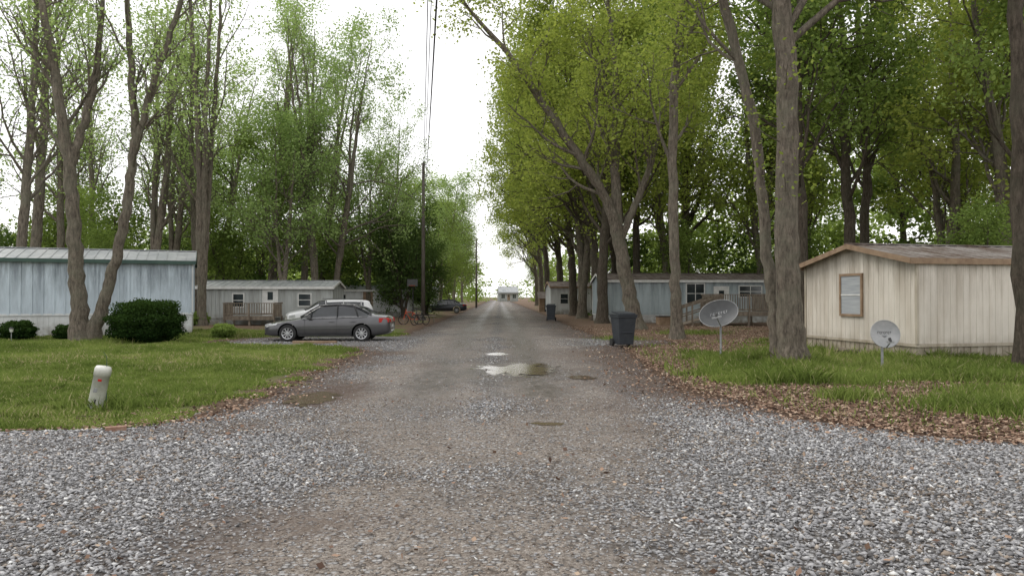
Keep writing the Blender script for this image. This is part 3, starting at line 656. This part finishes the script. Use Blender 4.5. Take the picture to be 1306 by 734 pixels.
mb = MB()
mb.beam((0, .3, .82), (-2.6, .3, .08), 1.0, .05, M['wood'])
for yy in (-.22, .82):
    mb.beam((0, yy, 1.85), (-2.6, yy, 1.05), .05, .10, M['wood']); mb.beam((0, yy, 1.35), (-2.6, yy, .55), .04, .07, M['wood'])
    for t in (0.02, .35, .68, 1): mb.box((-2.6*t-.04, yy-.04, 0), (-2.6*t+.04, yy+.04, 1.85-.8*t), M['wood'])
mb.obj('ramp', P)
mb = MB(); mb.box((0, 0, 0), (.9, .6, .5), M['brown']); mb.box((-.03, -.03, .501), (.93, .63, .56), M['dark']); mb.obj('storage_box', loc=(8.7, 43.6, .05), rotz=.2, bevel=.02)

# ---------------------------------------------------------------- vehicles
def lathe(mb, c, prof, n, mat, ysign=1):
    b = len(mb.v)
    for (r, yy) in prof:
        for i in range(n):
            t = 2*math.pi*i/n; mb.v.append((c[0]+r*math.cos(t), c[1]+yy*ysign, c[2]+r*math.sin(t)))
    for k in range(len(prof)-1):
        for i in range(n):
            j = (i+1) % n; mb.f.append((b+k*n+i, b+k*n+j, b+(k+1)*n+j, b+(k+1)*n+i)); mb.m.append(mb.mi(mat))
def vehicle(name, loc, rot, st, paint, wheels, wr, glass_side, ws, rw, w):
    P = empty(name, loc, rot)
    rows = []
    for (x, zb, zl, zt, hw, wt) in st:
        rows.append([(x, 0, zb), (x, hw*.86, zb), (x, hw*.975, zb+.1), (x, hw, zb+(zl-zb)*.5), (x, hw*.985, zl-.06), (x, hw*.955, zl), (x, wt, zt-.045), (x, wt*.86, zt-.008), (x, 0, zt)])
    v = []; f = []; mi = []; n = len(rows[0]); full = 2*n-2
    for r in rows:
        v += [(p[0], -p[1], p[2]) for p in r]; v += [(p[0], p[1], p[2]) for p in reversed(r[1:-1])]
    for s in range(len(rows)-1):
        xm = (st[s][0]+st[s+1][0])/2
        for i in range(full):
            j = (i+1) % full; f.append((s*full+i, s*full+j, (s+1)*full+j, (s+1)*full+i))
            side = i in (5, full-6)
            g = (side and glass_side[0] < xm < glass_side[1]) or (i in (7, 8, 6, 9) and (ws[0] < xm < ws[1] or rw[0] < xm < rw[1]))
            mi.append(1 if g else 0)
    f.append(tuple(range(full))); mi.append(0); b = (len(rows)-1)*full; f.append(tuple(b+i for i in reversed(range(full)))); mi.append(0)
    me = bpy.data.meshes.new('body'); me.from_pydata(v, [], f); me.update()
    for q in (paint, M['carglass'], M['dark']): me.materials.append(q)
    me.polygons.foreach_set('material_index', mi); me.polygons.foreach_set('use_smooth', [True]*len(f))
    o = bpy.data.objects.new('body', me); COL.objects.link(o)
    sm = o.modifiers.new('s', 'SUBSURF'); sm.levels = 2; sm.render_levels = 2
    cut = []
    for wx in wheels:
        for sg in (-1, 1):
            c = MB(); c.cyl((wx, sg*(w*.5+.1), wr+.01), (wx, sg*(w*.5-.30), wr+.01), wr+.055, wr+.055, 32, M['dark'])
            co = c.obj('cut'); cut.append(co); bo = o.modifiers.new('b', 'BOOLEAN'); bo.operation = 'DIFFERENCE'; bo.object = co; bo.solver = 'EXACT'
    dg = bpy.context.evaluated_depsgraph_get(); me2 = bpy.data.meshes.new_from_object(o.evaluated_get(dg))
    o.modifiers.clear(); o.data = me2
    for c in cut: bpy.data.objects.remove(c)
    o.parent = P
    for wx in wheels:
        for sg in (-1, 1):
            mb = MB(); yo = w*.5-.02
            lathe(mb, (wx, sg*yo, wr), [(wr*.66, -.0), (wr*.72, .005), (wr*.95, -.005), (wr, -.04), (wr, -.18), (wr*.93, -.21), (wr*.6, -.21)], 32, M['rubber'], sg)
            lathe(mb, (wx, sg*yo, wr), [(wr*.66, 0), (wr*.60, -.03), (wr*.58, -.09), (.01, -.09)], 32, M['dark'], sg)
            lathe(mb, (wx, sg*yo, wr), [(wr*.67, .004), (wr*.60, -.006), (wr*.59, -.03)], 32, M['rim'], sg)
            lathe(mb, (wx, sg*yo, wr), [(.06, -.05), (.055, -.012), (.001, -.008)], 12, M['rim'], sg)
            for k in range(9):
                t = 2*math.pi*k/9; mb.beam((wx+.04*math.cos(t), sg*(yo-.03), wr+.04*math.sin(t)), (wx+wr*.62*math.cos(t), sg*(yo-.02), wr+wr*.62*math.sin(t)), .03, .035, M['rim'])
            mb.obj('wheel', P, smooth=False)
    return P
sed = [(0, .34, .56, .60, .56, .40), (.03, .24, .60, .65, .70, .55), (.25, .19, .66, .73, .83, .64), (.75, .18, .76, .83, .895, .70), (1.25, .18, .83, .905, .905, .70), (1.42, .18, .85, .95, .908, .69),
       (1.75, .18, .87, 1.19, .91, .62), (2.08, .18, .885, 1.39, .912, .585), (2.25, .18, .89, 1.425, .912, .58), (2.9, .18, .91, 1.45, .912, .575), (3.35, .18, .925, 1.41, .912, .575), (3.55, .18, .93, 1.36, .91, .585),
       (4.05, .19, .955, 1.10, .90, .66), (4.2, .2, .96, 1.045, .89, .68), (4.6, .25, .95, 1.03, .86, .66), (4.76, .30, .88, .96, .78, .60), (4.81, .40, .72, .76, .66, .5)]
def sedan(loc, rot, paint):
    P = vehicle('parked_car', loc, rot, sed, paint, (.95, 3.75), .325, (1.5, 3.95), (1.4, 2.1), (3.5, 4.1), 1.82)
    mb = MB()
    for sg in (-1, 1):
        top = [(1.40, sg*.72, .94), (1.75, sg*.655, 1.17), (2.1, sg*.60, 1.375), (2.9, sg*.588, 1.425), (3.4, sg*.592, 1.38), (3.75, sg*.63, 1.25), (4.1, sg*.70, 1.07)]
        for a_, b_ in zip(top[:-1], top[1:]): mb.cyl(a_, b_, .032, .032, 8, paint)
        bel = [(1.5, sg*.873, .868), (2.3, sg*.882, .90), (3.1, sg*.884, .925), (3.95, sg*.868, .955)]
        for a_, b_ in zip(bel[:-1], bel[1:]): mb.cyl(a_, b_, .016, .016, 6, M['steel'])
        mb.beam((2.83, sg*.885, .915), (2.78, sg*.615, 1.41), .03, .07, M['dark']); mb.beam((3.62, sg*.875, .94), (3.45, sg*.62, 1.36), .03, .05, M['dark'])
        mb.beam((1.85, sg*.885, .88), (1.80, sg*.70, 1.16), .03, .035, M['dark'])
    mb.obj('window_frames', P, smooth=True)
    mb = MB()
    for sg in (-1, 1):
        for x0, x1, zt in ((1.62, 1.60, .86), (2.80, 2.82, .90), (3.5, 3.62, .62)):
            mb.beam((x0, sg*.906, .28), (x1, sg*.898, zt), .012, .008, M['dark'])
        mb.beam((1.4, sg*.905, .245), (3.35, sg*.905, .245), .03, .05, M['dark'])
        for x in (2.62, 3.42): mb.box((x-.1, sg*.92-.012, .745), (x+.1, sg*.92+.012, .775), paint)
        mb.beam((1.45, sg*.912, .50), (3.3, sg*.912, .52), .014, .03, paint)
    mb.obj('door_details', P, bevel=.003)
    mb = MB()
    for sg in (-1, 1):
        a_ = sorted((sg*.93, sg*1.06)); mb.box((1.72, a_[0], .88), (1.86, a_[1], 1.02), paint)
        a_ = sorted((sg*.86, sg*.94)); mb.box((1.76, a_[0], .89), (1.82, a_[1], .92), M['dark'])
    mb.obj('mirrors', P, bevel=.03)
    mb = MB()
    for sg in (-1, 1):
        mb.poly([(.10, sg*.765, .55), (.52, sg*.872, .64), (.58, sg*.878, .71), (.2, sg*.79, .66)][::sg], M['lens'])
        mb.beam((.06, sg*.62, .6), (.30, sg*.81, .66), .09, .10, M['lens'])
        mb.beam((4.40, sg*.852, .82), (4.77, sg*.725, .82), .07, .17, M['red'])
        mb.beam((4.72, sg*.70, .80), (4.80, sg*.45, .80), .06, .14, M['red'])
    mb.beam((-.012, -.4, .47), (-.012, .4, .47), .03, .11, M['dark']); mb.beam((.0, -.5, .29), (.0, .5, .29), .05, .09, M['dark'])
    mb.box((4.80, -.25, .52), (4.83, .25, .64), M['lens'])
    mb.obj('lights', P, bevel=.015)
    return P
sedan((-9.5, 28.95, .03), math.radians(1.5), M['carpaint'])
sedan((-9.6, 78, .03), math.radians(4), M['cardark'])
van = [(0, .38, .70, .80, .70, .60), (.05, .28, .85, .95, .84, .7), (.5, .25, .95, 1.05, .92, .78), (1.0, .25, 1.02, 1.12, .94, .78), (1.25, .25, 1.04, 1.22, .95, .76), (1.75, .25, 1.06, 1.56, .95, .72), (2.0, .25, 1.07, 1.62, .95, .72),
       (3.2, .25, 1.08, 1.66, .95, .72), (4.4, .25, 1.08, 1.63, .94, .72), (4.62, .28, 1.06, 1.58, .93, .72), (4.78, .32, 1.02, 1.25, .9, .78), (4.84, .40, .8, .85, .8, .7)]
P = vehicle('white_van', (-11.0, 36.0, .05), math.radians(22), van, M['carwhite'], (.95, 3.85), .35, (1.5, 4.5), (1.1, 1.9), (4.6, 4.75), 1.9)
P.scale = (.86, .92, .95)
mb = MB()
for sg in (-1, 1):
    for x in (2.1, 3.1, 4.1): mb.beam((x, sg*.935, 1.06), (x-.03, sg*.745, 1.58), .03, .08, M['carwhite'])
    mb.beam((4.55, sg*.93, .75), (4.55, sg*.90, 1.1), .08, .12, M['red']); mb.beam((.1, sg*.80, .78), (.4, sg*.9, .82), .08, .15, M['lens'])
    mb.box((1.75, sg*1.02-.06, 1.05), (1.87, sg*1.02+.06, 1.22), M['dark'])
for sg in (-.6, .6): mb.beam((2.1, sg, 1.68), (4.3, sg, 1.68), .04, .03, M['dark'])
mb.obj('details', P, bevel=.01)

# ---------------------------------------------------------------- bins
def bin_(loc, rot, s=1):
    P = empty('wheeled_trash_bin', loc, rot); P.scale = (s, s, s)
    mb = MB(); a = (.24, .27, .08); b = (.31, .36, 1.02)
    mb.v = [(-a[0], -a[1], a[2]), (a[0], -a[1], a[2]), (a[0], a[1], a[2]), (-a[0], a[1], a[2]), (-b[0], -b[1], b[2]), (b[0], -b[1], b[2]), (b[0], b[1], b[2]), (-b[0], b[1], b[2])]
    mb.f = [(0, 3, 2, 1), (0, 1, 5, 4), (1, 2, 6, 5), (2, 3, 7, 6), (3, 0, 4, 7), (4, 5, 6, 7)]; mb.m = [mb.mi(M['bin'])]*6
    mb.box((-.335, -.385, .95), (.335, .385, 1.03), M['bin']); mb.box((-.2, -.34, .45), (.2, -.315, .49), M['bin']); mb.obj('body', P, bevel=.02)
    mb = MB(); mb.box((-.35, -.42, 1.032), (.35, .40, 1.06), M['bin'])
    mb.beam((0, -.38, 1.075), (0, .36, 1.13), .55, .05, M['bin']); mb.cyl((-.3, .42, 1.03), (.3, .42, 1.03), .02, .02, 8, M['bin']); mb.obj('lid', P, bevel=.015)
    mb = MB()
    for x in (-.29, .29): mb.cyl((x-.035, .27, .13), (x+.035, .27, .13), .13, .13, 20, M['rubber'])
    mb.cyl((-.25, .27, .13), (.25, .27, .13), .015, .015, 8, M['steel']); mb.obj('wheels', P)
bin_((3.85, 25.6, .03), .25, 1.05); bin_((2.75, 52, .03), -.1, 1.05)

# ---------------------------------------------------------------- satellite dishes
def dish(loc, hgt, n, rx, ry, face, roll=0, depth=.12):
    P = empty('satellite_dish', loc); mb = MB(); nz = Vector(n).normalized()
    q = nz.to_track_quat('Z', 'Y').to_matrix().to_4x4() @ Matrix.Rotation(roll, 4, 'Z'); q.translation = Vector((0, 0, hgt)) + nz*.14
    rings = 8; seg = 40
    for side in (0, 1):
        b = len(mb.v)
        for i in range(rings+1):
            for j in range(seg):
                t = 2*math.pi*j/seg; rr = i/rings; mb.v.append(tuple(q @ Vector((rx*rr*math.cos(t), ry*rr*math.sin(t), depth*rr*rr-side*.014))))
        for i in range(rings):
            for j in range(seg):
                k = (j+1) % seg; F_ = (b+i*seg+j, b+i*seg+k, b+(i+1)*seg+k, b+(i+1)*seg+j); mb.f.append(F_ if side == 0 else F_[::-1]); mb.m.append(mb.mi(face))
    mb.obj('reflector', P, smooth=True)
    mb = MB()
    for j in range(seg):
        t = 2*math.pi*j/seg; t2 = 2*math.pi*(j+1)/seg
        mb.cyl(q @ Vector((rx*math.cos(t), ry*math.sin(t), depth)), q @ Vector((rx*math.cos(t2), ry*math.sin(t2), depth)), .009, .009, 6, M['dishlight'], False)
    mb.obj('rim', P, smooth=True)
    mb = MB(); mb.cyl((0, 0, -.1), (0, 0, hgt), .028, .028, 14, M['steel']); mb.cyl((0, 0, hgt-.12), q @ Vector((0, 0, -.01)), .05, .06, 12, M['steel'])
    mb.cyl((0, 0, hgt-.18), (0, 0, hgt+.04), .04, .04, 12, M['steel']); mb.obj('mast', P)
    mb = MB(); a0 = q @ Vector((0, -ry*.98, depth)); a1 = q @ Vector((0, -ry*.75, depth+.42*rx*2)); mb.cyl(a0, a1, .014, .014, 8, M['steel'])
    a2 = q @ Vector((0, -ry*.45, depth+.36*rx*2)); mb.cyl(a1, a2, .035, .03, 12, M['dark'])
    mb.beam(q @ Vector((-.12*rx*2, -ry*.74, depth+.40*rx*2)), q @ Vector((.12*rx*2, -ry*.74, depth+.40*rx*2)), .05, .05, M['dishlight']); mb.obj('feed_arm', P)
    mb = MB()
    for i in range(7):
        x = (-.42+.14*i)*rx; z = depth*((x/rx)**2)+.004
        Rm = q @ Matrix.Translation((x, ry*.12, z)); mt = M['dishlight'] if face is M['dishgrey'] else M['dark']
        mb.box((-.05*rx, -.09*ry, 0), (-.02*rx, .09*ry, .002), mt, Rm); mb.box((-.019*rx, .05*ry, 0), (.04*rx, .09*ry, .002), mt, Rm)
        if i % 2: mb.box((-.019*rx, -.09*ry, 0), (.04*rx, -.05*ry, .002), mt, Rm)
    mb.obj('lettering', P)
dish((5.36, 19.0, .03), 1.2, (-.42, -.76, .36), .49, .36, M['dishgrey'], math.radians(14))
dish((8.1, 16.2, .03), .87, (-.12, -.93, .22), .30, .30, M['dishlight'], 0, depth=.06)

# ---------------------------------------------------------------- leaning plastic utility marker
P = empty('plastic_utility_pedestal', (-6.2, 11.0, .05)); P.rotation_euler = (math.radians(3), math.radians(11), .3)
mb = MB(); lathe2 = [(.100, -.1), (.108, .05), (.108, .54), (.115, .54), (.115, .64), (.10, .675), (.0, .685)]; n = 28
for r_, z_ in lathe2:
    for i in range(n): mb.v.append((r_*math.cos(6.2832*i/n), r_*math.sin(6.2832*i/n), z_))
for k in range(len(lathe2)-1):
    for i in range(n): j = (i+1) % n; mb.f.append((k*n+i, k*n+j, (k+1)*n+j, (k+1)*n+i)); mb.m.append(mb.mi(M['pvc']))
mb.obj('housing', P, smooth=True)
mb = MB(); mb.box((-.02, -.114, .47), (.03, -.106, .50), M['red']); mb.box((-.05, -.114, .30), (.0, -.106, .36), M['dishlight']); mb.box((-.01, -.114, .12), (.01, -.106, .2), M['dark']); mb.obj('labels', P)
mb = MB(); mb.cyl((-6.05, 11.05, 0), (-6.02, 11.0, .85), .006, .004, 6, M['green']); mb.cyl((-6.02, 11.0, .85), (-6.07, 11.0, .93), .004, .003, 6, M['green']); mb.obj('marker_stake')
mb = MB(); mb.box((-.12, -.05, 0), (.12, .05, .09), M['stonebrick']); mb.obj('loose_brick', loc=(-5.05, 9.45, .01), rotz=.5, bevel=.01)
mb = MB(); mb.box((0, -.07, -.02), (3.2, .07, .09), M['wood']); mb.obj('landscape_timber', loc=(-10.0, 9.75, .0), rotz=-.04, bevel=.015)
mb = MB(); mb.box((0, -.07, 0), (1.6, .07, .12), M['brown']); mb.obj('parking_timber', loc=(-8.0, 27.0, .02), rotz=.02, bevel=.015)
P = empty('garden_light', (-18.4, 27.2, .05)); mb = MB(); mb.cyl((0, 0, 0), (0, 0, .40), .015, .015, 8, M['steel']); mb.cyl((0, 0, .40), (0, 0, .52), .05, .07, 12, M['pvc']); mb.cyl((0, 0, .52), (0, 0, .58), .09, .03, 12, M['dark']); mb.obj('lamp_body', P)

# ---------------------------------------------------------------- poles and wires
def upole(loc, h):
    P = empty('utility_pole', loc); mb = MB(); mb.cyl((0, 0, -.2), (0, 0, h), .16, .11, 14, M['pole']); mb.obj('pole', P, smooth=True)
    mb = MB()
    for k, z in enumerate((h-.15, h-.9, h-1.6)): mb.cyl((.1, -.05, z), (.22, -.1, z), .03, .04, 8, M['steel'])
    mb.obj('hardware', P)
upole((-6.6, 55, 0), 11.7); upole((-5.4, 112, 0), 10.5)
wp = MB()
def wire(a, b, sag, r=.011):
    a = Vector(a); b = Vector(b); n = 24; p = None
    for i in range(n+1):
        t = i/n; q = a.lerp(b, t); q.z -= sag*4*t*(1-t)
        if p is not None: wp.cyl(p, q, r, r, 5, M['wire'], False)
        p = q
for dx, z, s in ((0, 11.55, .8), (.12, 10.9, .9), (-.12, 10.4, .9), (.05, 10.0, 1.0)):
    wire((-6.5+dx, 55, z), (1.3+dx*1.2, -8, z-.4), s, .014); wire((-6.5+dx, 55, z), (-5.4, 112, z-1.2), s, .014)
wire((-6.5, 55, 10.3), (8.5, 47.2, 3.4), .5, .009); wire((-6.5, 55, 10.1), (-14.5, 44.6, 2.9), .4, .009)
wp.obj('overhead_wires')

P = empty('basketball_hoop', (-7.7, 57.5, 0)); mb = MB(); mb.cyl((0, 0, 0), (0, 0, 2.9), .05, .05, 10, M['dark']); mb.box((-.4, -.32, 2.55), (.4, -.28, 3.1), M['dishgrey']); mb.beam((0, 0, 2.8), (0, -.28, 2.8), .05, .05, M['dark'])
for i in range(16):
    t = 6.2832*i/16; t2 = 6.2832*(i+1)/16; mb.cyl((.23*math.cos(t), -.56+.23*math.sin(t), 2.6), (.23*math.cos(t2), -.56+.23*math.sin(t2), 2.6), .02, .02, 6, M['orange'])
mb.obj('post_and_backboard', P)
def bicycle(loc, rot, col):
    P = empty('bicycle', loc, rot); mb = MB()
    for x in (0, .95):
        for i in range(24):
            t = 6.2832*i/24; t2 = 6.2832*(i+1)/24; mb.cyl((x+.3*math.cos(t), 0, .31+.3*math.sin(t)), (x+.3*math.cos(t2), 0, .31+.3*math.sin(t2)), .025, .025, 6, M['rubber'])
        for i in range(8): t = 6.2832*i/8; mb.cyl((x, 0, .31), (x+.29*math.cos(t), 0, .31+.29*math.sin(t)), .004, .004, 4, M['steel'])
    mb.obj('wheels', P); mb = MB()
    for a_, b_ in (((0, 0, .31), (.15, 0, .8)), ((.15, 0, .75), (.42, 0, .32)), ((.15, 0, .78), (.62, 0, .72)), ((.42, 0, .32), (.62, 0, .72)), ((.42, 0, .32), (.95, 0, .31)), ((.95, 0, .31), (.62, 0, .72)), ((.15, 0, .8), (.17, 0, .95))): mb.cyl(a_, b_, .02, .02, 8, col)
    mb.cyl((.62, 0, .72), (.59, 0, .85), .02, .02, 8, M['steel']); mb.box((.48, -.07, .84), (.72, .07, .89), M['dark']); mb.cyl((.17, -.28, .97), (.17, .28, .97), .015, .015, 8, M['dark']); mb.cyl((.42, -.12, .25), (.42, .12, .38), .02, .02, 6, M['dark'])
    mb.obj('frame', P)
bicycle((-6.6, 45, .05), .3, M['orange']); bicycle((-5.8, 44.0, .05), .9, M['cardark'])
P = empty('wooden_bench', (-5.7, 48, .05), .2); mb = MB(); mb.box((-.8, -.18, .42), (.8, -.01, .46), M['wood']); mb.box((-.8, .01, .42), (.8, .18, .46), M['wood'])
for x in (-.65, .6): mb.box((x, -.15, 0), (x+.06, .15, .418), M['wood'])
mb.obj('seat', P)
P = empty('small_shed', (3.1, 84, 0)); mb = MB(); mb.box((0, 0, 0), (2, 2, 1.6), M['brown']); mb.obj('walls', P)
mb = MB(); mb.poly([(-.2, -.2, 1.55), (2.2, -.2, 1.55), (2.2, 1, 2.3), (-.2, 1, 2.3)], M['roofbrown']); mb.poly([(-.2, 1, 2.3), (2.2, 1, 2.3), (2.2, 2.2, 1.55), (-.2, 2.2, 1.55)], M['roofbrown']); mb.obj('roof', P)
mb = MB(); mb.box((.6, -.03, 0), (1.3, -.004, 1.4), M['dark']); mb.obj('door', P)

# ---------------------------------------------------------------- light
w = bpy.data.worlds.new('World'); scene.world = w; w.use_nodes = True; nt = w.node_tree; bg = nt.nodes['Background']
sky = nt.nodes.new('ShaderNodeTexSky'); sky.sky_type = 'NISHITA'; sky.sun_disc = False
sky.sun_elevation = math.radians(42); sky.sun_rotation = math.radians(-60)
mx = nt.nodes.new('ShaderNodeMix'); mx.data_type = 'RGBA'; mx.inputs[0].default_value = .9
nt.links.new(sky.outputs[0], mx.inputs[6]); mx.inputs[7].default_value = (10.4, 10.25, 10.2, 1)
nt.links.new(mx.outputs[2], bg.inputs['Color']); bg.inputs['Strength'].default_value = .145
s = bpy.data.lights.new('sun', 'SUN'); s.energy = 1.5; s.angle = math.radians(25); s.color = (1, .96, .9)
so = bpy.data.objects.new('sun', s); COL.objects.link(so)
el, az = math.radians(42), math.radians(-60)
dv = Vector((math.sin(az)*math.cos(el), math.cos(az)*math.cos(el), math.sin(el)))
so.rotation_euler = dv.to_track_quat('Z', 'Y').to_euler(); so.location = dv*50

cam = bpy.data.cameras.new('camera'); cam.sensor_width = 36; cam.lens = 26.0; cam.clip_end = 4000
co = bpy.data.objects.new('camera', cam); COL.objects.link(co); co.location = (0, 0, 1.75); co.rotation_euler = (math.radians(90.67), 0, 0)
scene.camera = co
scene.view_settings.view_transform = 'Standard'; scene.view_settings.look = 'None'; scene.view_settings.exposure = 0
